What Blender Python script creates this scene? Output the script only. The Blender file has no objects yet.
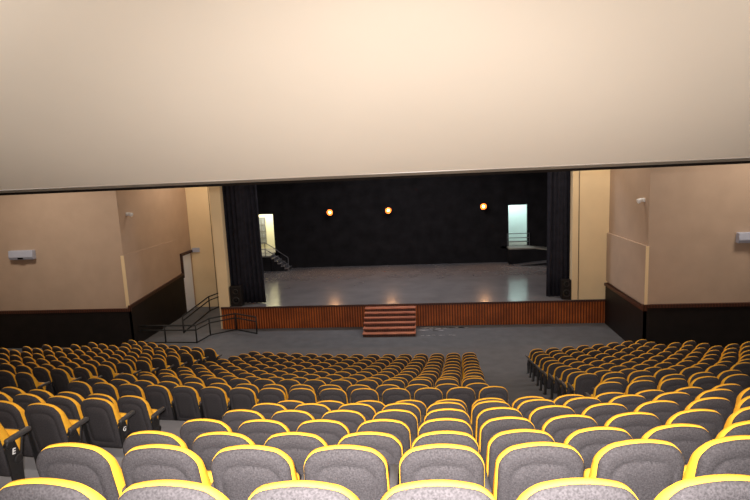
import bpy, bmesh, math
from math import sin, cos, pi, radians as RAD
from mathutils import Vector, Matrix

scene = bpy.context.scene
COL = scene.collection

# ------------------------------------------------------------------ materials
def mat(name, col, rough=.6, metal=0, noise=None, bump=0, bscale=200, emit=None, estr=0, coat=0, spec=.5):
    m = bpy.data.materials.new(name); m.use_nodes = True
    nt = m.node_tree; b = nt.nodes['Principled BSDF']
    b.inputs['Base Color'].default_value = (*col, 1)
    b.inputs['Roughness'].default_value = rough
    b.inputs['Metallic'].default_value = metal
    b.inputs['Specular IOR Level'].default_value = spec
    tc = nt.nodes.new('ShaderNodeTexCoord')
    if noise:
        sc, amt = noise[:2]
        n = nt.nodes.new('ShaderNodeTexNoise'); n.inputs['Scale'].default_value = sc
        n.inputs['Detail'].default_value = 4
        nt.links.new(tc.outputs['Object'], n.inputs['Vector'])
        r = nt.nodes.new('ShaderNodeMapRange')
        r.inputs['From Min'].default_value = .3; r.inputs['From Max'].default_value = .7
        r.inputs['To Min'].default_value = 1 - amt; r.inputs['To Max'].default_value = 1 + amt
        nt.links.new(n.outputs['Fac'], r.inputs['Value'])
        mx = nt.nodes.new('ShaderNodeVectorMath'); mx.operation = 'SCALE'
        mx.inputs[0].default_value = col
        nt.links.new(r.outputs[0], mx.inputs['Scale'])
        nt.links.new(mx.outputs[0], b.inputs['Base Color'])
    if bump:
        n2 = nt.nodes.new('ShaderNodeTexNoise'); n2.inputs['Scale'].default_value = bscale
        nt.links.new(tc.outputs['Object'], n2.inputs['Vector'])
        bp = nt.nodes.new('ShaderNodeBump'); bp.inputs['Strength'].default_value = bump
        bp.inputs['Distance'].default_value = .01
        nt.links.new(n2.outputs['Fac'], bp.inputs['Height']); nt.links.new(bp.outputs[0], b.inputs['Normal'])
    if emit:
        b.inputs['Emission Color'].default_value = (*emit, 1); b.inputs['Emission Strength'].default_value = estr
    return m

def wood(name, c1, c2, wscale, axis='X', rough=.45, distort=2.):
    m = bpy.data.materials.new(name); m.use_nodes = True
    nt = m.node_tree; b = nt.nodes['Principled BSDF']; b.inputs['Roughness'].default_value = rough
    tc = nt.nodes.new('ShaderNodeTexCoord')
    w = nt.nodes.new('ShaderNodeTexWave'); w.bands_direction = axis
    w.inputs['Scale'].default_value = wscale; w.inputs['Distortion'].default_value = distort
    w.inputs['Detail'].default_value = 3
    nt.links.new(tc.outputs['Object'], w.inputs['Vector'])
    n = nt.nodes.new('ShaderNodeTexNoise'); n.inputs['Scale'].default_value = 1.7; n.inputs['Detail'].default_value = 5
    nt.links.new(tc.outputs['Object'], n.inputs['Vector'])
    mm = nt.nodes.new('ShaderNodeMath'); mm.operation = 'MULTIPLY'
    nt.links.new(w.outputs['Fac'], mm.inputs[0]); nt.links.new(n.outputs['Fac'], mm.inputs[1])
    r = nt.nodes.new('ShaderNodeValToRGB')
    r.color_ramp.elements[0].position = .05; r.color_ramp.elements[0].color = (*c1, 1)
    r.color_ramp.elements[1].position = .6; r.color_ramp.elements[1].color = (*c2, 1)
    nt.links.new(mm.outputs[0], r.inputs[0]); nt.links.new(r.outputs[0], b.inputs['Base Color'])
    return m

M = {}
M['shell'] = mat('seat_back_fabric', (.046, .041, .0435), .85, noise=(110, .42), bump=.35, bscale=260, spec=.25)
M['yellow'] = mat('yellow_upholstery', (.86, .43, .035), .75, noise=(40, .06), bump=.1, bscale=300, spec=.2)
M['blackplastic'] = mat('black_plastic', (.018, .017, .018), .38, noise=(60, .2))
M['armpad'] = mat('armrest_plastic', (.05, .048, .05), .45, noise=(60, .2))
M['chrome'] = mat('grey_metal', (.35, .35, .36), .35, .8, noise=(30, .1))
M['white'] = mat('white_paint', (.85, .85, .85), .5, noise=(5, .03))
M['ceil'] = mat('cream_ceiling_paint', (.79, .70, .585), .8, noise=(.35, .03), bump=.05, bscale=30)
M['edge'] = mat('pale_edge_trim', (.26, .215, .17), .35, noise=(3, .1))
M['dark'] = mat('dark_edge_metal', (.008, .006, .005), .95, noise=(8, .2), spec=.0)
M['beige'] = mat('beige_wall_paint', (.44, .325, .245), .85, noise=(1.3, .05), bump=.05, bscale=40)
M['cream'] = mat('warm_cream_paint', (.76, .59, .36), .85, noise=(1.1, .04), bump=.05, bscale=40)
M['dado'] = mat('dark_wainscot', (.008, .0055, .005), .55, noise=(2.5, .35), spec=.3)
M['rail'] = wood('brown_rail_wood', (.035, .010, .006), (.085, .026, .013), 3, 'X')
M['carpet'] = mat('grey_floor', (.105, .107, .118), .8, noise=(2.2, .12), bump=.25, bscale=90, spec=.3)
M['stagefloor'] = mat('stage_floor_grey', (.165, .157, .165), .17, noise=(.9, .12))
M['stagefront'] = wood('stage_front_slats', (.10, .020, .004), (.50, .125, .022), 2.6, 'X', .4, .6)
M['stairwood'] = wood('reddish_stair_wood', (.26, .08, .045), (.72, .27, .15), 5, 'Y', .45)
M['blackcloth'] = mat('black_stage_wall', (.011, .010, .0115), .9, noise=(1.5, .35), spec=.15)
M['curtain'] = mat('navy_black_velvet', (.020, .020, .028), .95, noise=(4, .2), spec=.1)
M['railmetal'] = mat('black_railing_paint', (.006, .006, .006), .7, noise=(9, .2))
M['greyrail'] = mat('grey_railing_paint', (.10, .10, .11), .45, noise=(9, .2))
M['bluewhite'] = mat('blue_white_plastic', (.42, .45, .56), .45, noise=(6, .04))
M['door'] = mat('white_door_paint', (.80, .87, 1.0), .6, noise=(2, .04))
M['doorframe'] = mat('dark_door_frame', (.035, .014, .014), .5, noise=(6, .2))
M['roomcream'] = mat('pale_yellow_room', (.85, .80, .55), .8, noise=(1, .03))
M['roomwhite'] = mat('pale_green_room', (.62, .74, .72), .8, noise=(1, .03))
M['roomfloor'] = mat('backstage_floor', (.22, .2, .17), .7, noise=(3, .1))
M['glassgrey'] = mat('grey_window_panes', (.28, .29, .27), .3, noise=(9, .3))
M['reflector'] = mat('lamp_reflector', (.45, .12, .025), .5, .3, noise=(20, .1))
M['bulb'] = mat('lamp_bulb', (1, .8, .5), .4, noise=(3, .01), emit=(1, .46, .14), estr=34)
M['tube'] = mat('ceiling_tube', (1, 1, 1), .4, noise=(3, .01), emit=(1, .97, .9), estr=6)
M['scuff'] = mat('dried_paint', (.34, .34, .36), .8, noise=(6, .4))
M['conduit'] = mat('conduit_paint', (.22, .16, .10), .6, noise=(6, .2))

M['concrete'] = mat('pale_grey_terrace', (.25, .25, .27), .8, noise=(2.6, .12), bump=.2, bscale=60, spec=.3)

# ------------------------------------------------------------------ mesh helpers
def link(name, bm, m, parent=None, smooth=False, bevel=0):
    me = bpy.data.meshes.new(name)
    bmesh.ops.recalc_face_normals(bm, faces=bm.faces[:])
    if smooth:
        for f in bm.faces: f.smooth = True
    bm.to_mesh(me); bm.free()
    ms = m if isinstance(m, (list, tuple)) else [m]
    for x in ms: me.materials.append(M[x])
    o = bpy.data.objects.new(name, me); COL.objects.link(o)
    if parent: o.parent = parent
    if bevel:
        b = o.modifiers.new('bevel', 'BEVEL'); b.width = bevel; b.segments = 2; b.limit_method = 'ANGLE'
    return o

def box(bm, x0, x1, y0, y1, z0, z1, mi=0, rot=None):
    vs = [bm.verts.new((x, y, z)) for x in (x0, x1) for y in (y0, y1) for z in (z0, z1)]
    if rot is not None:
        c = Vector(((x0+x1)/2, (y0+y1)/2, (z0+z1)/2))
        for v in vs: v.co = rot @ (v.co - c) + c
    for q in ((0, 1, 3, 2), (4, 6, 7, 5), (0, 4, 5, 1), (2, 3, 7, 6), (0, 2, 6, 4), (1, 5, 7, 3)):
        f = bm.faces.new([vs[i] for i in q]); f.material_index = mi
    return vs

def prism(bm, pts, z0, z1, mi=0):          # polygon in xy extruded in z
    a = [bm.verts.new((p[0], p[1], z0)) for p in pts]; b = [bm.verts.new((p[0], p[1], z1)) for p in pts]
    n = len(pts); fs = [bm.faces.new(a[::-1]), bm.faces.new(b)]
    for i in range(n): fs.append(bm.faces.new((a[i], a[(i+1) % n], b[(i+1) % n], b[i])))
    for f in fs: f.material_index = mi

def prism_yz(bm, pts, x0, x1, mi=0):       # polygon in yz extruded in x
    a = [bm.verts.new((x0, p[0], p[1])) for p in pts]; b = [bm.verts.new((x1, p[0], p[1])) for p in pts]
    n = len(pts); fs = [bm.faces.new(a), bm.faces.new(b[::-1])]
    for i in range(n): fs.append(bm.faces.new((a[i], b[i], b[(i+1) % n], a[(i+1) % n])))
    for f in fs: f.material_index = mi

def prism_xz(bm, pts, y0, y1, mi=0):
    a = [bm.verts.new((p[0], y0, p[1])) for p in pts]; b = [bm.verts.new((p[0], y1, p[1])) for p in pts]
    n = len(pts); fs = [bm.faces.new(a), bm.faces.new(b[::-1])]
    for i in range(n): fs.append(bm.faces.new((a[i], b[i], b[(i+1) % n], a[(i+1) % n])))
    for f in fs: f.material_index = mi

def tube(bm, pts, r, seg=8, mi=0):
    pts = [Vector(p) for p in pts]; rings = []
    for i, p in enumerate(pts):
        d = (pts[min(i+1, len(pts)-1)] - pts[max(i-1, 0)]).normalized()
        u = d.cross(Vector((0, 0, 1)));
        if u.length < .01: u = d.cross(Vector((1, 0, 0)))
        u.normalize(); w = d.cross(u)
        rings.append([bm.verts.new(p + r*(cos(2*pi*k/seg)*u + sin(2*pi*k/seg)*w)) for k in range(seg)])
    for a, b in zip(rings, rings[1:]):
        for k in range(seg): bm.faces.new((a[k], a[(k+1) % seg], b[(k+1) % seg], b[k])).material_index = mi
    bm.faces.new(rings[0][::-1]); bm.faces.new(rings[-1])

def lathe(bm, prof, seg=20, T=None, mi=0):  # profile (r, h) about local z
    rings = []
    for r, h in prof:
        rings.append([bm.verts.new((T or Matrix()) @ Vector((r*cos(2*pi*k/seg), r*sin(2*pi*k/seg), h))) for k in range(seg)])
    for a, b in zip(rings, rings[1:]):
        for k in range(seg): bm.faces.new((a[k], a[(k+1) % seg], b[(k+1) % seg], b[k])).material_index = mi
    bm.faces.new(rings[0][::-1]); bm.faces.new(rings[-1])

def tag(o, label, cat, group=None):
    o['label'] = label; o['category'] = cat
    if group: o['group'] = group
    return o
def thing(name, label, cat, loc=(0, 0, 0), group=None):
    o = bpy.data.objects.new(name, None); COL.objects.link(o); o.location = loc
    o.empty_display_size = .2
    return tag(o, label, cat, group)
def part(name, bm, m, root, **k):           # geometry given in world coordinates, parented to a thing
    o = link(name, bm, m, None, **k)
    L = root.matrix_basis.translation.copy()
    r = root
    while r.parent: r = r.parent; L += r.matrix_basis.translation
    o.data.transform(Matrix.Translation(-L)); o.parent = root
    return o
def struct(name, bm, m, **k):
    o = link(name, bm, m, **k); o['kind'] = 'structure'; return o
def quick(f, *a, **k):
    bm = bmesh.new(); f(bm, *a, **k); return bm

# ------------------------------------------------------------------ camera
H = 7.34
F, TH, PS, RO = 542.3, .15228, .09715, .04508
cam = bpy.data.cameras.new('camera'); co = bpy.data.objects.new('camera', cam); COL.objects.link(co)
cam.sensor_width = 36; cam.lens = 36*F/750; cam.clip_start = .05; cam.clip_end = 300
fw = Vector((-sin(PS)*cos(TH), cos(PS)*cos(TH), -sin(TH)))
rt = Vector((cos(PS), sin(PS), 0)); up = rt.cross(fw)
r2 = rt*cos(RO) - up*sin(RO); u2 = up*cos(RO) + rt*sin(RO)
R3 = Matrix((r2, u2, -fw)).transposed()
co.matrix_world = Matrix.Translation((0, 0, H)) @ R3.to_4x4()
scene.camera = co
from bpy_extras.object_utils import world_to_camera_view
def to_px(P):
    d = R3.transposed() @ (Vector(P) - Vector((0, 0, H)))
    if d.z > -.3: return None
    return 375 + F*d.x/-d.z, 250 - F*d.y/-d.z, -d.z

# ------------------------------------------------------------------ seating layout (arcs of rows)
P = .55; HS = .95
NC = (-1.13, 34.65); FC = (-1.025, 47.54)
near_rows = [  # radius, top z, left edge angle
 (32.75, 6.15), (31.88, 5.83), (31.07, 5.49), (30.22, 5.17), (29.37, 4.86), (28.51, 4.54), (27.72, 4.22)]
near_rows = [(r_, z_ - .05) for r_, z_ in near_rows]
near_a0 = [-.0154, -.0321, -.0316, -.0317, -.0311, -.0315, -.030]
near_left_end = {3: -.1130, 4: -.1144, 5: -.1151, 6: -.1182}
front_rows = [  # radius, top z, centre a0, right a0, left block right-end angle
 (38.84, 3.64, -.1449, .1036, None), (38.05, 3.37, -.1532, .1156, -.2024), (37.04, 3.05, -.1567, .1131, -.2079),
 (36.30, 2.79, -.1589, .1165, -.2113), (35.48, 2.53, -.1600, .1217, -.2145), (34.68, 2.28, -.1619, .1252, -.2187),
 (33.89, 2.05, -.1645, .1284, -.2205), (33.12, 1.83, -.1673, .1329, -.2236), (32.31, 1.61, -.1699, .1386, -.2280),
 (31.47, 1.39, -.1725, .1436, -.2322), (30.65, 1.17, -.1760, .1497, -.2407), (29.80, .95, -.1794, .157, -.2422)]
front_rows = [(f_[0], f_[1] - .05*(1 - i_/11), *f_[2:]) for i_, f_ in enumerate(front_rows)]
right_n = {11: 8, 10: 8, 9: 10, 8: 10, 7: 12, 6: 12}
left_n = {11: 8, 10: 7, 9: 9, 8: 9, 7: 10, 6: 10, 5: 10}
def pol(c, r, ph): return c[0] + r*sin(ph), c[1] - r*cos(ph)

# ------------------------------------------------------------------ chair parts (local: x right, +y towards the stage, origin on the tread under the back's top)
def yb(z): return (HS - z)*.20          # rear face of the back leans backwards
def outline(n, w=.2355, z0=.20, z1=.957, rc=.088, crown=.052):
    """closed outline in x,z going round the back, n points per quarter-ish"""
    pts = []
    zt = z1 - crown
    # right side, bottom -> top
    for t in (0, .33, .66): pts.append((w*(1.03 - .03*t), z0 + .03 + (zt - rc - z0)*t))
    for k in range(n + 1):
        a = pi/2*k/n
        x = (w - rc) + rc*cos(a); z = (zt - rc) + rc*sin(a)
        pts.append((x, z + crown*(1 - (x/w)**2)*(z - (zt-rc))/rc))
    for t in (.78, .56, .36, .18):
        x = (w - rc)*t; pts.append((x, zt + crown*(1 - (x/w)**2)))
    right = pts
    left = [(-x, z) for x, z in reversed(pts)]
    m = [(0, zt + crown)]
    bot = [(-w*.86, z0), (w*.86, z0)]
    return right + m + left + bot

def shell_bm(q):
    bm = bmesh.new(); O = outline(q); zc = .60
    rings = [(.0, -.022), (.45, -.021), (.70, -.018), (.725, -.010), (.75, -.016), (.88, -.010), (.965, .002), (1., .018), (1., .040), (.0, .044)]
    if q < 3: rings = [(.0, -.022), (.70, -.018), (.93, -.006), (1., .015), (1., .040), (.0, .044)]
    prev = None
    for s, dy in rings:
        if s == 0:
            cur = [bm.verts.new((0, yb(zc) + dy, zc))]
        else:
            cur = [bm.verts.new((x*s, yb(zc + (z-zc)*s) + dy, zc + (z-zc)*s)) for x, z in O]
        if prev:
            n = len(O)
            for k in range(n):
                k2 = (k+1) % n
                if len(prev) == 1: bm.faces.new((prev[0], cur[k], cur[k2]))
                elif len(cur) == 1: bm.faces.new((prev[k], cur[0], prev[k2]))
                else: bm.faces.new((prev[k], cur[k], cur[k2], prev[k2]))
        prev = cur
    return bm

def cushion_bm(q):
    bm = bmesh.new(); O = outline(q, w=.2395, z1=.961, z0=.34, rc=.093, crown=.055); zc = .65
    def th(z): return .045 + .085*max(0, min(1, (.93 - z)/.38))
    rings = [(.96, 0, 0), (1., .012, 0), (1.004, .5, .0), (1., .85, 0), (.95, 1., 0), (.80, 1., -.012), (.5, 1., -.04), (0, 1., -.045)]
    if q < 3: rings = [(.96, 0, 0), (1.01, .1, 0), (1.0, .8, 0), (.93, 1., 0), (0, 1., -.04)]
    prev = None; n = len(O)
    first = None
    for s, ft, d in rings:
        if s == 0: cur = [bm.verts.new((0, yb(zc) + .030 + th(zc) + d, zc))]
        else:
            cur = []
            for x, z in O:
                zz = zc + (z-zc)*s
                cur.append(bm.verts.new((x*s, yb(zz) + .030 + th(zz)*ft + d, zz)))
        if first is None: first = cur
        if prev:
            for k in range(n):
                k2 = (k+1) % n
                if len(cur) == 1: bm.faces.new((prev[k], cur[0], prev[k2]))
                else: bm.faces.new((prev[k], cur[k], cur[k2], prev[k2]))
        prev = cur
    bm.faces.new(first)
    return bm

def slab(bm, w, L, t, T, n=4, r=.04):     # rounded slab, x width, y length, z thickness
    pts = []
    for cx_, cy_, a0 in ((w-r, L-r, 0), (-w+r, L-r, 90), (-w+r, r, 180), (w-r, r, 270)):
        for k in range(n+1):
            a = RAD(a0 + 90*k/n); pts.append((cx_ + r*cos(a), cy_ + r*sin(a)))
    rings = []
    for s, z in ((.93, 0), (1, t*.25), (1, t*.75), (.93, t)):
        rings.append([bm.verts.new(T @ Vector((x*s, L/2 + (y-L/2)*s, z))) for x, y in pts])
    m = len(pts)
    for a, b in zip(rings, rings[1:]):
        for k in range(m): bm.faces.new((a[k], a[(k+1) % m], b[(k+1) % m], b[k]))
    bm.faces.new(rings[0][::-1]); bm.faces.new(rings[-1])

TS = Matrix.Translation((0, .30, .27)) @ Matrix.Rotation(RAD(76), 4, 'X')
def seat_cushion_bm(q): bm = bmesh.new(); slab(bm, .205, .35, .085, TS, q); return bm
def seat_shell_bm(q): bm = bmesh.new(); slab(bm, .20, .34, .03, TS @ Matrix.Translation((0, .005, -.032)), q); return bm
def panel_bm(s):
    bm = bmesh.new(); x = s*.262
    prism_yz(bm, [(.10, 0), (.36, 0), (.36, .02), (.26, .04), (.27, .34), (.25, .46), (.21, .60), (.12, .60), (.10, .50), (.12, .33), (.15, .04), (.10, .02)], x-.012, x+.012)
    return bm
def arm_bm(s, q):
    bm = bmesh.new(); x = s*.262
    T = Matrix.Translation((x, .115, .585)) @ Matrix.Rotation(RAD(1), 4, 'X')
    slab(bm, .026, .31, .045, T, max(2, q-1), .02); return bm
def hinge_bm(s, q, low=False):
    bm = bmesh.new()
    for y, z, r in (((.225, .375, .050),) if low else ((.145, .565, .042),)):
        T = Matrix.Translation((s*.262, y, z)) @ Matrix.Rotation(pi/2, 4, 'Y')
        lathe(bm, [(r*.8, -.026), (r, -.02), (r, .02), (r*.8, .026)], 6+2*q, T)
    return bm
def foot_bm(q):
    bm = bmesh.new()
    T = Matrix()
    box(bm, -.25, .25, .19, .23, .27, .31)
    return bm

def make_parts(q):
    L = [('back_shell', shell_bm(q), 'shell'), ('backrest', cushion_bm(q), 'yellow'),
         ('seat_cushion', seat_cushion_bm(q), 'yellow'), ('seat_shell', seat_shell_bm(q), 'blackplastic'),
         ('cross_bar', foot_bm(q), 'railmetal'),
         ('side_panel', panel_bm(1), 'blackplastic'), ('armrest', arm_bm(1, q), 'armpad'), ('arm_hinge', hinge_bm(1, q), 'blackplastic'), ('seat_hinge', hinge_bm(1, q, True), 'blackplastic'),
         ('side_panel', panel_bm(-1), 'blackplastic'), ('armrest', arm_bm(-1, q), 'armpad'), ('arm_hinge', hinge_bm(-1, q), 'blackplastic'), ('seat_hinge', hinge_bm(-1, q, True), 'blackplastic')]
    out = []
    for nme, bm, m in L:
        me = bpy.data.meshes.new(nme + '_mesh'); bmesh.ops.recalc_face_normals(bm, faces=bm.faces[:])
        for f in bm.faces: f.smooth = nme in ('back_shell', 'backrest', 'seat_cushion', 'armrest', 'seat_shell')
        bm.to_mesh(me); bm.free(); me.materials.append(M[m]); out.append((nme, me))
    return out
HI = make_parts(8); MID = make_parts(4); LO = make_parts(2)

ORD = ['zeroth', 'first', 'second', 'third', 'fourth', 'fifth', 'sixth', 'seventh', 'eighth', 'ninth', 'tenth', 'eleventh',
       'twelfth', 'thirteenth', 'fourteenth', 'fifteenth', 'sixteenth', 'seventeenth']
seats = []   # (x, y, z, phi, left_arm, label, group, letter)
def vis(x, y, z):
    p = to_px((x, y, z + HS))
    if not p: return False
    hw = .27*F/p[2]
    q = to_px((x, y, z + .45))
    return -hw < p[0] < 750 + hw*.6 and p[1] < 497 or (q and -hw*1.2 < q[0] < 750+hw*.6 and q[1] < 497)
for i, (r, zt) in enumerate(near_rows):
    z = zt - HS; k = 0
    for j in range(14):
        ph = near_a0[i] + j*P/r; x, y = pol(NC, r, ph)
        if vis(x, y, z):
            k += 1
            seats.append((x, y, z, ph, j == 0, 'yellow-edged grey seat, %s from left in the %s row from camera, near block' % (ORD[k], ORD[i+1]) if i else
                          'yellow-edged grey seat, %s from left in the row nearest the camera' % ORD[k], 'seats of the near block', None))
    if i in near_left_end:
        for j in range(8):
            ph = near_left_end[i] - j*P/r; x, y = pol(NC, r, ph)
            if vis(x, y, z):
                seats.append((x, y, z, ph, False, 'yellow-edged dark seat left of the near aisle, %s from aisle in its %s visible row' % (ORD[j+1], ORD[i-2]),
                              'seats left of the near aisle', {3: 'E', 5: 'G'}.get(i) if j == 0 else None))
for i, (r, zt, a0, ar, al) in enumerate(front_rows):
    z = zt - HS; rn = 12 - i
    for j in range(15):
        ph = a0 + j*P/r; x, y = pol(FC, r, ph)
        if vis(x, y, z): seats.append((x, y, z, ph, j == 0, 'dark yellow-edged seat, %s from left, %s row from stage, centre block' % (ORD[j+1], ORD[rn]), 'seats of the centre block', None))
    for j in range(right_n.get(i, 17)):
        ph = ar + j*P/r; x, y = pol(FC, r, ph)
        if vis(x, y, z): seats.append((x, y, z, ph, j == 0, 'dark yellow-edged seat, %s from aisle, %s row from stage, right block' % (ORD[j+1], ORD[rn]), 'seats of the right block', None))
    if al is not None:
        for j in range(left_n.get(i, 12)):
            ph = al - j*P/r; x, y = pol(FC, r, ph)
            if vis(x, y, z): seats.append((x, y, z, ph, False, 'dark yellow-edged seat, %s from aisle, %s row from stage, left block' % (ORD[j+1], ORD[rn]), 'seats of the far left block', None))
seats.sort(key=lambda s: s[0]**2 + s[1]**2)
print('seats', len(seats))

def letter_mesh(ch):
    cu = bpy.data.curves.new('row_letter', 'FONT'); cu.body = ch; cu.size = .085; cu.extrude = .001; cu.offset = .002
    cu.align_x = 'CENTER'; cu.align_y = 'CENTER'
    o = bpy.data.objects.new('tmp', cu); COL.objects.link(o)
    dg = bpy.context.evaluated_depsgraph_get(); dg.update()
    me = bpy.data.meshes.new_from_object(o.evaluated_get(dg)); bpy.data.objects.remove(o)
    # text x -> +y, text y -> +z, normal -> +x
    T = Matrix.Translation((.276, .185, .475)) @ Matrix.Rotation(RAD(-12), 4, 'X') @ Matrix(((0, 0, 1, 0), (1, 0, 0, 0), (0, 1, 0, 0), (0, 0, 0, 1)))
    me.transform(T); me.materials.clear(); me.materials.append(M['white']); return me

for (x, y, z, ph, la, lab, grp, let) in seats[:300]:
    d2 = x*x + y*y
    parts = HI if d2 < 11**2 else MID
    root = bpy.data.objects.new('auditorium_seat', None); COL.objects.link(root)
    root.location = (x, y, z); root.rotation_euler = (0, 0, ph); root.empty_display_size = .2
    tag(root, lab, 'seat', grp)
    for k, (nme, me) in enumerate(parts):
        if k >= 9 and not la: break
        c = bpy.data.objects.new(nme, me); COL.objects.link(c); c.parent = root
    if let:
        c = bpy.data.objects.new('row_letter', letter_mesh(let)); COL.objects.link(c); c.parent = root
        c['label'] = 'white row letter %s' % let
bm = bmesh.new(); mats = ['shell', 'yellow', 'blackplastic', 'railmetal', 'armpad']; rest = seats[300:]
mi_of = {'back_shell': 0, 'backrest': 1, 'seat_cushion': 1, 'seat_shell': 2, 'cross_bar': 3, 'side_panel': 2, 'armrest': 4, 'arm_hinge': 2, 'seat_hinge': 2}
for (x, y, z, ph, la, *_r) in rest:
    T = Matrix.Translation((x, y, z)) @ Matrix.Rotation(ph, 4, 'Z')
    for k, (nme, me) in enumerate(LO):
        if k >= 9 and not la: break
        nv = len(bm.verts); nf = len(bm.faces); bm.from_mesh(me); bm.verts.ensure_lookup_table(); bm.faces.ensure_lookup_table()
        for i in range(nv, len(bm.verts)): bm.verts[i].co = T @ bm.verts[i].co
        for i in range(nf, len(bm.faces)): bm.faces[i].material_index = mi_of[nme]
o = link('auditorium_seats', bm, mats); o['kind'] = 'stuff'
tag(o, 'small dark yellow-edged seats of the farthest front rows nearest the stage floor', 'seats')

# ------------------------------------------------------------------ floor: terraces following the arcs, then the flat front floor
bm = bmesh.new()
NS = 48
def xlim(c, r, lo, hi): return lo, hi
def arc_pts(c, r, side=None):
    """points of one arc, from the left wall to the right wall, kept inside the hall"""
    pts = []
    lo = math.asin(max(-1, (-19.9 - c[0])/r)); hi = math.asin(min(1, (15.9 - c[0])/r))
    for k in range(NS + 1):
        ph = lo + (hi - lo)*k/NS; x, y = pol(c, r, ph)
        pts.append((x, min(y, 19.95 if x > 0 else 21.85)))
    return pts
def strip(a, b, za, zb):
    va = [bm.verts.new((x, y, za)) for x, y in a]; vb = [bm.verts.new((x, y, zb)) for x, y in b]
    for k in range(len(a) - 1): bm.faces.new((va[k], va[k+1], vb[k+1], vb[k]))
BK = .24
def span(c, r, lo, hi):
    """angles of one arc kept inside the side walls"""
    return (max(lo, math.asin(max(-1, (-19.9 - c[0])/r))), min(hi, math.asin(min(1, (15.9 - c[0])/r))))
treads = []   # (centre, outer radius, inner centre, inner radius, z, lo, hi)
rr = [(NC, 32.75 + BK + .9*k, 6.10 - HS + .32*k, -9, 9) for k in (3, 2, 1)] + [(NC, r + BK, zt - HS, -9, 9) for r, zt in near_rows] + [(NC, 27.72 - .62, 3.08, -9, 9)]
for i, (r, zt, a0, ar, al) in enumerate(front_rows):
    nl = left_n.get(i); nr = right_n.get(i)
    rr.append((FC, r + BK, zt - HS, al - (nl - .2)*P/r if nl and al else -9, ar + (nr - .2)*P/r if nr else 9))
rr.append((FC, 29.80 + BK - .75, 0, -9, 9))
for ti, (a, b) in enumerate(zip(rr[:-2], rr[1:])):
    nf0 = len(bm.faces)
    lo, hi = span(a[0], a[1], a[3], a[4]); lo2, hi2 = span(b[0], b[1], a[3], a[4])
    A_ = [pol(a[0], a[1], lo + (hi-lo)*k/NS) for k in range(NS+1)]
    B_ = [pol(b[0], b[1], lo2 + (hi2-lo2)*k/NS) for k in range(NS+1)]
    A_ = [(x, min(y, 19.9 if x > 0 else 21.8)) for x, y in A_]; B_ = [(x, min(y, 19.9 if x > 0 else 21.8)) for x, y in B_]
    ta = [bm.verts.new((x, y, a[2])) for x, y in A_]; tb = [bm.verts.new((x, y, a[2])) for x, y in B_]
    ba = [bm.verts.new((x, y, 0)) for x, y in A_]; bb = [bm.verts.new((x, y, 0)) for x, y in B_]
    for k in range(NS):
        bm.faces.new((ta[k], ta[k+1], tb[k+1], tb[k])); bm.faces.new((tb[k], tb[k+1], bb[k+1], bb[k])); bm.faces.new((ta[k], ta[k+1], ba[k+1], ba[k]))
    bm.faces.new((ta[0], tb[0], bb[0], ba[0])); bm.faces.new((ta[-1], tb[-1], bb[-1], ba[-1]))
    if ti < 11:
        bm.faces.ensure_lookup_table()
        for q in range(nf0, len(bm.faces)): bm.faces[q].material_index = 1
box(bm, -20, 16, -4, 34.2, -.2, 0)
# half-height steps in the two aisles of the near block and the long aisles of the front blocks
def half_step(c, r, ph0, ph1, z0, dz):
    a = [pol(c, r, ph0 + (ph1-ph0)*k/4) for k in range(5)]; b = [pol(c, r - .42, ph0 + (ph1-ph0)*k/4) for k in range(5)]
    prism(bm, a + b[::-1], z0 - .01, z0 + dz/2, 1 if c is NC else 0)
for k, (r, zt) in enumerate(near_rows[:-1]):
    z1 = near_rows[k+1][1]
    half_step(NC, near_rows[k+1][0] + BK, -.1035, -.043, z1 - HS, zt - z1)
for k in range(1, len(front_rows) - 1):
    zt = front_rows[k][1]; r1, z1, a0, ar, al = front_rows[k+1]
    half_step(FC, r1 + BK, a0 + 14.75*P/r1, ar - .75*P/r1, z1 - HS, zt - z1)
    if al: half_step(FC, r1 + BK, al + .75*P/r1, a0 - .75*P/r1, z1 - HS, zt - z1)
struct('floor', bm, ['carpet', 'concrete'])

# ------------------------------------------------------------------ ceiling: sloping soffit over the rear seats, high ceiling beyond
SE = 9.0
def sz(y): return 7.185 + .45*(SE - y)
bm = bmesh.new()
prism_yz(bm, [(-4, sz(-4)), (SE, sz(SE)), (SE, sz(SE) + .25), (-4, sz(-4) + .25)], -20, 16)
struct('ceiling', bm, 'ceil')
bm = bmesh.new()
prism_yz(bm, [(SE - .10, sz(SE - .10) - .012), (SE + .002, sz(SE) - .012), (SE + .002, sz(SE) + .01), (SE - .10, sz(SE-.10) + .01)], -20, 16)
struct('trim_1', bm, 'edge')
struct('trim_2', quick(box, -20, 16, SE + .002, SE + .05, 7.13, 7.55), 'dark')
struct('ceiling.001', quick(box, -20.2, 16.2, SE - .3, 24.6, 9.8, 10.0), 'ceil')
struct('wall_upper_rear', quick(box, -20, 16, SE - .3, SE, 7.5, 9.8), 'beige')

# ------------------------------------------------------------------ walls
LW, RW, LF, RF = -13.0, 7.87, 21.9, 20.0     # recess side walls and the forward-facing walls
BP = 28.6                                     # back plane of the left alcove
ST = 24.2                                     # stage front
struct('wall_left', quick(box, -20.2, -20, -4, LF + .2, 0, 13.4), 'beige')
struct('wall_right', quick(box, 16, 16.2, -4, RF + .2, 0, 13.4), 'beige')
struct('wall_rear', quick(box, -20.2, 16.2, -4.2, -4, 0, 13.4), 'beige')
struct('wall_left_forward', quick(box, -20, LW, LF, LF + .2, 0, 10), 'beige')
struct('wall_right_forward', quick(box, RW, 16, RF, RF + .2, 0, 10), 'beige')
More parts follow.
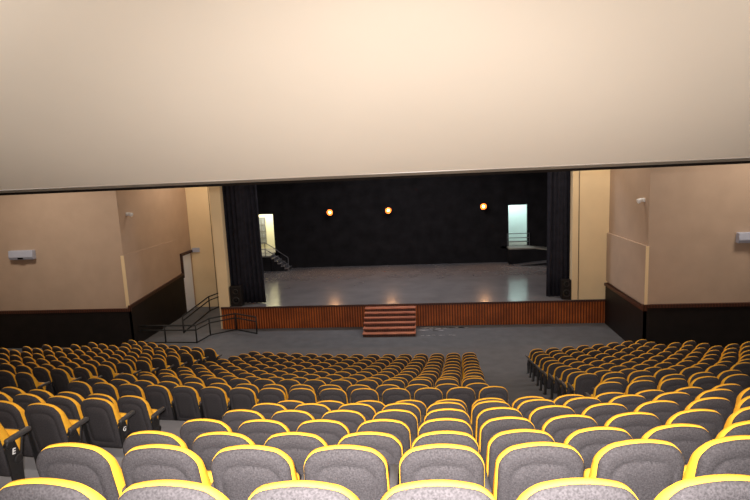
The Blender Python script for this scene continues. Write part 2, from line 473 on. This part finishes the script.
# left recess wall with the doorway near its far end
bm = bmesh.new(); DY0, DY1, DT = 27.30, 28.42, 3.12
box(bm, LW - .2, LW, LF + .2, DY0, 0, 10); box(bm, LW - .2, LW, DY0, DY1, DT, 10); box(bm, LW - .2, LW, DY1, BP, 0, 10)
struct('wall_left_recess', bm, 'beige')
struct('wall_right_recess', quick(box, RW, RW + .2, RF + .2, ST + .4, 0, 10), 'beige')
# proscenium panels
struct('wall_left_proscenium', quick(box, LW - .2, -9.86, BP, BP + .2, 0, 10), 'cream')
struct('wall_left_proscenium.001', quick(box, -9.92, -9.86, ST + .1, BP, 0, 10), 'cream')
struct('wall_left_proscenium.002', quick(box, -9.86, -9.38, ST, ST + .35, 1.1, 10), 'cream')
struct('wall_stage_left.001', quick(box, -9.86, -9.80, ST + .35, BP + .2, 1.1, 9.8), 'blackcloth')
bm = bmesh.new(); box(bm, 6.33, RW, ST, ST + .4, 1.1, 10)
struct('wall_right_proscenium', bm, 'cream')
struct('wall_proscenium_header', quick(box, -9.38, 6.33, ST + .0, ST + .4, 7.6, 10), 'cream')
# lower protruding wall panels
bm = bmesh.new(); prism_yz(bm, [(RF - .04, 1.95), (ST - .02, 1.95), (ST - .02, 4.06), (RF - .04, 4.10)], RW - .09, RW + .12)
struct('trim_3', bm, 'beige')
struct('trim_4', quick(box, RW - .09, RW + .02, RF - .052, RF - .041, 1.95, 4.10), 'cream')
bm = bmesh.new(); prism_yz(bm, [(LF - .04, 1.8), (27.0, 2.2), (27.0, 4.05), (LF - .04, 4.05)], LW - .10, LW + .035)
struct('trim_5', bm, 'beige')
struct('trim_6', quick(box, LW - .10, LW + .05, LF - .052, LF - .041, 1.8, 4.05), 'cream')
# wainscot and brown rails
struct('baseboard_left', quick(box, -20, LW + .08, LF - .06, LF, 0, 1.62), 'dado')
bm = bmesh.new(); prism_yz(bm, [(LF - .06, 0), (DY0 - .09, 0), (DY0 - .09, 2.12), (LF - .06, 1.74)], LW, LW + .08)
struct('baseboard_left_recess', bm, 'dado')
struct('trim_7', quick(box, -20, LW + .12, LF - .10, LF, 1.60, 1.73), 'rail')
bm = bmesh.new(); prism_yz(bm, [(LF - .10, 1.72), (DY0 - .09, 2.11), (DY0 - .09, 2.23), (LF - .10, 1.86)], LW, LW + .12)
struct('trim_8', bm, 'rail')
struct('baseboard_right', quick(box, RW - .10, 16, RF - .06, RF, 0, 1.86), 'dado')
struct('baseboard_right_recess', quick(box, RW - .10, RW, RF - .06, ST - .01, 0, 1.74), 'dado')
struct('trim_9', quick(box, RW - .16, 16, RF - .12, RF, 1.84, 1.96), 'rail')
struct('trim_10', quick(box, RW - .16, RW, RF - .12, ST - .02, 1.73, 1.85), 'rail')
# conduits on the proscenium
def conduit(x, y, z0, z1, nm):
    bm = bmesh.new(); tube(bm, [(x, y, z0), (x, y, z1)], .018, 8); struct(nm, bm, 'conduit', smooth=True)
conduit(-11.72, BP - .02, 0, 9.8, 'trim_11'); conduit(6.60, ST - .02, 1.1, 9.8, 'trim_12')

# side door (white leaf, dark frame)
struct('door_1', quick(box, LW - .04, LW + .01, DY0, DY1, 0, DT), 'door')
d1 = bpy.data.objects['door_1']
bm = bmesh.new(); box(bm, LW - .02, LW + .10, DY0 - .12, DY0, 1.95, DT + .14); box(bm, LW - .02, LW + .10, DY0, DY1 + .15, DT, DT + .14)
o = link('door_frame', bm, 'doorframe'); o.parent = d1
bm = bmesh.new(); tube(bm, [(LW - .06, DY0 + .12, 1.05), (LW + .0, DY0 + .12, 1.05), (LW + .0, DY0 + .26, 1.05)], .012); o = link('door_handle', bm, 'chrome'); o.parent = d1
bm = bmesh.new(); box(bm, -12.92, -12.5, BP - .05, BP, 3.12, 3.36)
tag(link('exit_sign', bm, 'bluewhite', bevel=.01), 'small pale plate on cream wall above the white side door', 'sign')

# ------------------------------------------------------------------ stage
stage = thing('stage', 'raised stage with grey floor and brown slatted wooden front', 'stage', (-1, ST, 0))
SL, SR, SB, SZ = -9.8, RW, 33.99, 1.09
part('stage_floor', quick(box, SL, SR, ST - .03, SB, SZ - .08, SZ), 'stagefloor', stage)
bm = bmesh.new(); n = 150
for k in range(n):
    x0 = SL + (SR - .1 - SL)*k/n; w = (SR - .1 - SL)/n
    box(bm, x0, x0 + w*.86, ST, ST + .04, .03, SZ - .08)
box(bm, SL, SR - .1, ST + .02, ST + .10, 0, SZ - .08)
part('front_panel', bm, 'stagefront', stage)
part('nosing', quick(box, SL, SR - .1, ST - .045, ST - .03, SZ - .09, SZ - .005), 'rail', stage)
bm = bmesh.new(); box(bm, SL, SL + .05, ST + .1, SB, 0, SZ - .08); part('side_panel', bm, 'stagefront', stage)
# steps
stp = thing('wooden_stairs', 'reddish wooden steps leading up to the stage front', 'stairs', (-1.75, 23.4, 0))
N = 6; y0, y1 = 22.70, ST - .05
for k in range(N):
    za = SZ*.9*(k + 1)/N; ya = y0 + (y1 - y0)*k/N; yb_ = y0 + (y1 - y0)*(k+1)/N
    part('tread', quick(box, -2.92, -.60, ya - .03, yb_ + .01, za - .05, za), 'stairwood', stp, bevel=.006)
    part('riser', quick(box, -2.90, -.62, yb_ - .02, yb_, max(0, za - .0), za + SZ*.9/N - .05) if k < N-1 else quick(box, -2.90, -.62, y1 - .02, y1, .1, za - .05), 'rail', stp)
part('riser', quick(box, -2.90, -.62, y0 + .0, y0 + .02, 0, SZ*.9/N - .05), 'rail', stp)
for x in (-2.90, -.66):
    bm = bmesh.new(); prism_yz(bm, [(y0 + .02, 0), (y1 - .03, 0), (y1 - .03, SZ*.9 - .06), (y0 + .02, SZ*.9/N - .06)], x, x + .04)
    part('stringer', bm, 'stairwood', stp)
# scuffs on the floor beside the stairs
import random
random.seed(4)
bm = bmesh.new()
for k in range(26):
    x = -.45 + random.random()*2.2; y = 23.98 - random.random()*.5*(1 if x < .6 else .3); s = .04 + random.random()*.12
    pts = [(x + s*1.8*cos(a)*(.6+.5*random.random()), y + s*.5*sin(a)*(.6+.5*random.random())) for a in [2*pi*q/9 for q in range(9)]]
    prism(bm, pts, .001, .004)
for k in range(12):
    x = -.45 + random.random()*1.5; y = 22.75 + random.random()*.08
    prism(bm, [(x, y), (x+.15, y+.01), (x+.15, y+.04), (x, y+.03)], .001, .004)
o = link('paint_stain', bm, 'scuff'); o['kind'] = 'stuff'; tag(o, 'whitish scuff marks on grey floor right of the wooden steps', 'stain')

# black stage box
bm = bmesh.new()
LO0, LO1, RO0, RO1, OZ0, OZT = -11.05, -9.80, 5.05, 6.20, 2.09, 4.63
B0, B1 = 34.0, 34.25
box(bm, -13, LO0, B0, B1, 0, 10); box(bm, LO0, LO1, B0, B1, 0, OZ0); box(bm, LO0, LO1, B0, B1, OZT, 10)
box(bm, LO1, RO0, B0, B1, 0, 10); box(bm, RO0, RO1, B0, B1, 0, OZ0); box(bm, RO0, RO1, B0, B1, OZT, 10); box(bm, RO1, 9.2, B0, B1, 0, 10)
struct('wall_stage_back', bm, 'blackcloth')
struct('wall_stage_left', quick(box, -13.2, -13, BP + .2, B1, 0, 10), 'blackcloth')
struct('wall_stage_right', quick(box, 9.0, 9.2, ST + .4, B1, 0, 10), 'blackcloth')
struct('wall_stage_right.001', quick(box, RW + .2, 9.2, ST + .2, ST + .4, 0, 10), 'blackcloth')
struct('ceiling.002', quick(box, -13.2, 9.2, ST + .4, B1, 9.8, 10), 'blackcloth')
struct('floor.001', quick(box, -13, SL, BP + .2, B0, .9, SZ), 'stagefloor')
struct('floor.002', quick(box, SR, 9.0, ST + .4, B0, .9, SZ), 'stagefloor')

# rooms behind the two openings
def back_room(x0, x1, m, nm, y1=36.2):
    bm = bmesh.new()
    box(bm, x0, x1, y1, y1 + .1, 2.0, 5.4); box(bm, x0 - .1, x0, B1, y1 + .1, 2.0, 5.4); box(bm, x1, x1 + .1, B1, y1 + .1, 2.0, 5.4)
    box(bm, x0, x1, B1, y1, 5.3, 5.4)
    struct(nm, bm, m)
    f = struct('floor', quick(box, x0, x1, B0, y1, 1.95, 2.09), 'roomfloor')
back_room(-12.9, -9.45, 'roomcream', 'wall_left_backstage'); back_room(4.6, 6.6, 'roomwhite', 'wall_right_backstage')
def area(name, loc, rot, size, power, col, sy=None, spread=None):
    l = bpy.data.lights.new(name, 'AREA'); l.energy = power; l.size = size; l.color = col
    if sy: l.shape = 'RECTANGLE'; l.size_y = sy
    if spread: l.spread = spread
    o = bpy.data.objects.new(name, l); COL.objects.link(o); o.location = loc; o.rotation_euler = rot; return o
area('left_backstage_light', (-11.0, 35.2, 5.25), (0, 0, 0), 1.0, 110, (1, .97, .82))
area('right_backstage_light', (5.6, 35.2, 5.25), (0, 0, 0), .8, 62, (.9, 1, .97))
# gridded window of the left room
bm = bmesh.new(); box(bm, -11.75, -10.98, 36.13, 36.19, 2.45, 4.25); w1 = struct('window_1', bm, 'glassgrey')
bm = bmesh.new()
for x in (-11.75, -11.50, -11.25, -11.0): box(bm, x - .02, x + .02, 36.10, 36.13, 2.45, 4.25)
for z in (2.45, 2.85, 3.3, 3.75, 4.25): box(bm, -11.77, -10.98, 36.10, 36.13, z - .02, z + .02)
o = link('window_frame', bm, 'roomfloor'); o.parent = w1

# left backstage landing with steps
ld = thing('stage_steps', 'dark landing and steps below the bright left doorway at back of stage', 'stairs', (-10.3, 33.4, SZ))
part('landing', quick(box, -12.6, -9.85, 33.0, B0 - .01, OZ0 - .09, OZ0), 'roomfloor', ld)
part('landing_side', quick(box, -12.6, -9.9, 33.05, B0 - .01, SZ, OZ0 - .09), 'blackcloth', ld)
for k in range(5):
    z = OZ0 - (k+1)*.1667; x = -9.85 + k*.21
    bm = bmesh.new(); box(bm, x, x + .24, 33.0, B0 - .01, z - .06, z); part('tread', bm, 'stagefloor', ld)
    part('riser', quick(box, x - .0, x + .02, 33.02, B0 - .02, z, z + .105), 'greyrail', ld)
    part('step_side', quick(box, x, x + .20, 33.03, B0 - .03, SZ, z - .06), 'blackcloth', ld)
rl = thing('step_railing', 'thin metal railing on landing beneath bright left doorway', 'railing', (-10.3, 33.05, OZ0))
bm = bmesh.new()
for dz in (.42, .85):
    tube(bm, [(-12.2, 32.95, OZ0 + dz), (-10.15, 32.95, OZ0 + dz), (-9.75, 32.95, OZ0 + dz - .25), (-8.72, 32.95, SZ + dz)], .022)
part('handrail', bm, 'greyrail', rl, smooth=True)
for x, z in ((-11.2, OZ0), (-10.15, OZ0)): part('post', quick(tube, [(x, 32.95, z - .1), (x, 32.95, z + .85)], .024), 'greyrail', rl)
part('post', quick(tube, [(-8.72, 32.95, SZ), (-8.72, 32.95, SZ + .85)], .024), 'greyrail', rl)

# right backstage platform, rail and low ramp
pf = thing('stage_platform', 'black platform with pale edge below the right doorway at back of stage', 'platform', (6, 33.4, SZ))
bm = bmesh.new(); prism_xz(bm, [(4.93, OZ0 - .08), (6.45, OZ0 - .08), (8.9, OZ0 - .42), (8.9, OZ0 - .35), (6.45, OZ0), (4.93, OZ0)], 33.1, B0 - .01)
part('deck', bm, 'roomfloor', pf)
bm = bmesh.new(); prism_xz(bm, [(4.95, SZ), (8.9, SZ), (8.9, OZ0 - .42), (6.45, OZ0 - .08), (4.95, OZ0 - .08)], 33.14, B0 - .02)
part('side_cladding', bm, 'blackcloth', pf)
rp = thing('wooden_ramp', 'low pale-edged ramp board lying before the black platform on stage right', 'ramp', (6.5, 32.7, SZ))
bm = bmesh.new(); prism_xz(bm, [(5.2, SZ), (8.9, SZ + .30), (8.9, SZ + .38), (5.2, SZ + .03)], 32.55, 33.08); part('board', bm, 'greyrail', rp)
bm = bmesh.new(); prism_xz(bm, [(5.35, SZ), (8.9, SZ), (8.9, SZ + .30)], 32.58, 33.05); part('support', bm, 'blackcloth', rp)
rl = thing('platform_railing', 'three-bar metal railing across the right doorway behind the stage', 'railing', (5.6, 33.9, OZ0))
bm = bmesh.new()
for z in (.28, .52, .78): tube(bm, [(4.95, 33.9, OZ0 + z), (6.30, 33.9, OZ0 + z)], .02)
part('handrail', bm, 'greyrail', rl, smooth=True)
for x in (4.96, 6.29): part('post', quick(tube, [(x, 33.9, OZ0), (x, 33.9, OZ0 + .80)], .022), 'greyrail', rl)

# curtains
def curtain(name, x0, x1, y, z0, z1, label, folds, ph):
    bm = bmesh.new(); n = folds*8; rows = []
    for zi in range(9):
        t = zi/8; z = z0 + (z1 - z0)*t; row = []
        for k in range(n + 1):
            u = k/n; amp = .05*(1 - .35*t)
            x = x0 + (x1 - x0)*u + (.10*(1-t)**2)*(u - .5)
            yy = y + amp*sin(2*pi*folds*u + ph) + .03*sin(5.3*u*folds + 3*t)
            row.append(bm.verts.new((x, yy, z)))
        rows.append(row)
    for a, b in zip(rows, rows[1:]):
        for k in range(n): bm.faces.new((a[k], a[k+1], b[k+1], b[k]))
    o = link(name, bm, 'curtain', smooth=True)
    s = o.modifiers.new('thick', 'SOLIDIFY'); s.thickness = .015
    return tag(o, label, 'curtain', 'stage curtains')
curtain('stage_curtain', -9.62, -7.85, 24.85, 1.12, 9.6, 'black pleated curtain hanging at the left edge of the stage', 9, 0)
curtain('stage_curtain', 5.42, 6.48, 24.85, 1.12, 9.6, 'black pleated curtain hanging at the right edge of the stage', 6, 1)

# floor loudspeakers at the curtains' feet
def speaker(x, y, w, h, label):
    t = thing('loudspeaker', label, 'loudspeaker', (x, y, SZ), 'stage loudspeakers')
    part('cabinet', quick(box, x - w/2, x + w/2, y - .18, y + .18, SZ + .001, SZ + h), 'dado', t, bevel=.03)
    for z, r in ((.30, .17), (.72, .13)):
        if z + r > h: continue
        T = Matrix.Translation((x, y - .18, SZ + z)) @ Matrix.Rotation(pi/2, 4, 'X')
        bm = bmesh.new(); lathe(bm, [(r, 0), (r, .012), (r*.85, .018), (r*.6, -.0), (r*.25, -.0), (r*.2, .012)], 24, T)
        part('woofer', bm, 'blackplastic', t, smooth=True)
speaker(-9.06, 24.42, .56, .98, 'black loudspeaker standing at foot of the left stage curtain')
speaker(6.12, 24.42, .40, .90, 'black loudspeaker standing at foot of the right stage curtain')

# three stage lamps on the black back wall
for x, z, lab in ((-6.02, 4.63, 'glowing orange stage lamp, leftmost of three on the black wall'),
                  (-2.34, 4.62, 'glowing orange stage lamp, middle one of three on the black wall'),
                  (3.50, 4.65, 'glowing orange stage lamp, rightmost of three on the black wall')):
    t = thing('stage_lamp', lab, 'lamp', (x, 33.9, z), 'stage lamps')
    T = Matrix.Translation((x, 33.66, z)) @ Matrix.Rotation(pi/2 + .12, 4, 'X')
    bm = bmesh.new(); lathe(bm, [(.10, -.20), (.15, -.15), (.21, .02), (.22, .06), (.20, .06), (.13, -.08), (.02, -.10)], 24, T); part('housing', bm, 'railmetal', t, smooth=True)
    bm = bmesh.new(); lathe(bm, [(.04, -.095), (.12, -.07), (.19, .045), (.195, .05), (.185, .035), (.11, -.085), (.04, -.099)], 24, T); part('reflector', bm, 'reflector', t, smooth=True)
    bm = bmesh.new(); lathe(bm, [(.01, -.04), (.055, -.025), (.07, .01), (.055, .05), (.01, .07)], 16, T); part('bulb', bm, 'bulb', t, smooth=True)
    bm = bmesh.new(); tube(bm, [(x, 33.84, z), (x, 33.99, z)], .03); box(bm, x - .08, x + .08, 33.97, 33.995, z - .08, z + .08); part('bracket', bm, 'railmetal', t)
    l = bpy.data.lights.new('stage_lamp_light', 'SPOT'); l.energy = 230; l.color = (1, .50, .22); l.spot_size = RAD(150); l.spot_blend = .7; l.shadow_soft_size = .09
    o = bpy.data.objects.new('stage_lamp_light', l); COL.objects.link(o); o.location = (x, 33.52, z)
    o.rotation_euler = (RAD(62), 0, 0); o.rotation_euler = Vector((0, .9, .45)).to_track_quat('Z', 'Y').to_euler()

# ------------------------------------------------------------------ railings at the left of the stage
def railing(label, pts, h, posts, first=True):
    t = thing('metal_railing', label, 'railing', pts[0], 'black railings left of the stage')
    for d in ((h, .034), (h*.74, .03)):
        part('handrail', quick(tube, [(p[0], p[1], p[2] + d[0]) for p in pts], d[1]), 'railmetal', t, smooth=True)
    part('bottom_rail', quick(tube, [(p[0], p[1], p[2] + .03) for p in pts], .028), 'railmetal', t, smooth=True)
    for p in posts: part('post', quick(tube, [(p[0], p[1], p[2]), (p[0], p[1], p[2] + h)], .035), 'railmetal', t, smooth=True)
A = [(-12.85, 22.30, 0), (-11.70, 22.28, 0), (-10.24, 22.22, 0), (-10.06, 23.30, 0), (-9.10, 24.08, 0), (-7.89, 23.40, 0)]
railing('low black railing enclosing the floor left of the stage', A, .80, A[1:])
Bp = [(-11.53, 23.73, 0), (-11.84, 27.65, 0), (-11.58, 28.52, 0)]
railing('black handrail running back beside the white side door', Bp, .80, Bp[:2])

# ------------------------------------------------------------------ small wall things
def wall_unit(x0, x1, y, z0, z1, label):
    t = thing('air_conditioner', label, 'air conditioner', ((x0+x1)/2, y, z0), 'wall air conditioners')
    bm = bmesh.new(); prism_yz(bm, [(y, z0), (y, z1), (y - .20, z1), (y - .24, z0 + .12), (y - .18, z0)], x0, x1)
    part('casing', bm, 'bluewhite', t, bevel=.02)
    xm = (x0 + x1)/2
    part('air_outlet', quick(box, xm - .14, xm + .10, y - .235, y - .18, z0 + .03, z0 + .10), 'dark', t)
wall_unit(-18.1, -16.98, LF, 4.03, 4.43, 'pale blue-white air conditioner high on the left beige wall')
wall_unit(10.82, 12.0, RF, 4.13, 4.50, 'pale blue-white air conditioner high on the right beige wall')
def cam_dome(x, y, z, s, label):
    t = thing('wall_spotlight', label, 'spotlight', (x, y, z), 'small wall spotlights')
    bm = bmesh.new(); box(bm, min(x, x + s*.05), max(x, x + s*.05), y - .08, y + .08, z - .07, z + .07); part('mount', bm, 'white', t)
    T = Matrix.Translation((x + s*.16, y, z - .02)) @ Matrix.Rotation(s*1.9, 4, 'Y')
    bm = bmesh.new(); lathe(bm, [(.05, -.11), (.07, -.08), (.09, .08), (.075, .09), (.03, .05)], 14, T); part('head', bm, 'white', t, smooth=True)
cam_dome(LW, 22.55, 5.78, 1, 'small white spotlight fixed high on the left recess wall')
cam_dome(RW, 20.45, 5.72, -1, 'small white spotlight fixed high on the right recess wall')

# ------------------------------------------------------------------ light
# the photographer's flash
l = bpy.data.lights.new('camera_flash', 'SPOT'); l.energy = 3700; l.color = (1, .95, .92); l.spot_size = RAD(96); l.spot_blend = 1; l.shadow_soft_size = .05
o = bpy.data.objects.new('camera_flash', l); COL.objects.link(o); o.location = (-.03, -.05, H + .16)
o.rotation_euler = (Vector((.05, -1, .45))).to_track_quat('Z', 'Y').to_euler()
# hall lights on the high ceiling, warm and dim
for x, y, e in ((-15.5, 17.5, 420), (-4, 19, 110), (2, 19, 100), (11.5, 17, 340), (-11.5, 26.0, 175), (7.0, 22.0, 170)):
    area('hall_ceiling_light', (x, y, 9.7), (0, 0, 0), 2, e, (1, .88, .73), 1.2)
# unseen fill lights added behind the camera to brighten the soffit evenly
for x, tx in ((-17, -3), (-8, -2), (6, 1), (13, 2)):
    d = Vector((tx - x, 12, 8.5)) if abs(x) > 10 else Vector((tx - x, 12, 7))
    area('soffit_fill_light', (x, -3.6, 7.0), (-d).to_track_quat('Z', 'Y').to_euler(), 1.2, 250, (1, .95, .90), .4, RAD(85))
area('stage_light', (-1.5, 27, 9.6), (0, 0, 0), 7, 560, (.95, .95, 1), 1.5)

w = bpy.data.worlds.new('world'); scene.world = w; w.use_nodes = True
w.node_tree.nodes['Background'].inputs[0].default_value = (.02, .02, .02, 1)
w.node_tree.nodes['Background'].inputs[1].default_value = 1

scene.view_settings.view_transform = 'Standard'; scene.view_settings.look = 'None'
scene.view_settings.exposure = 0; scene.view_settings.gamma = 1; scene.view_settings.use_curve_mapping = False
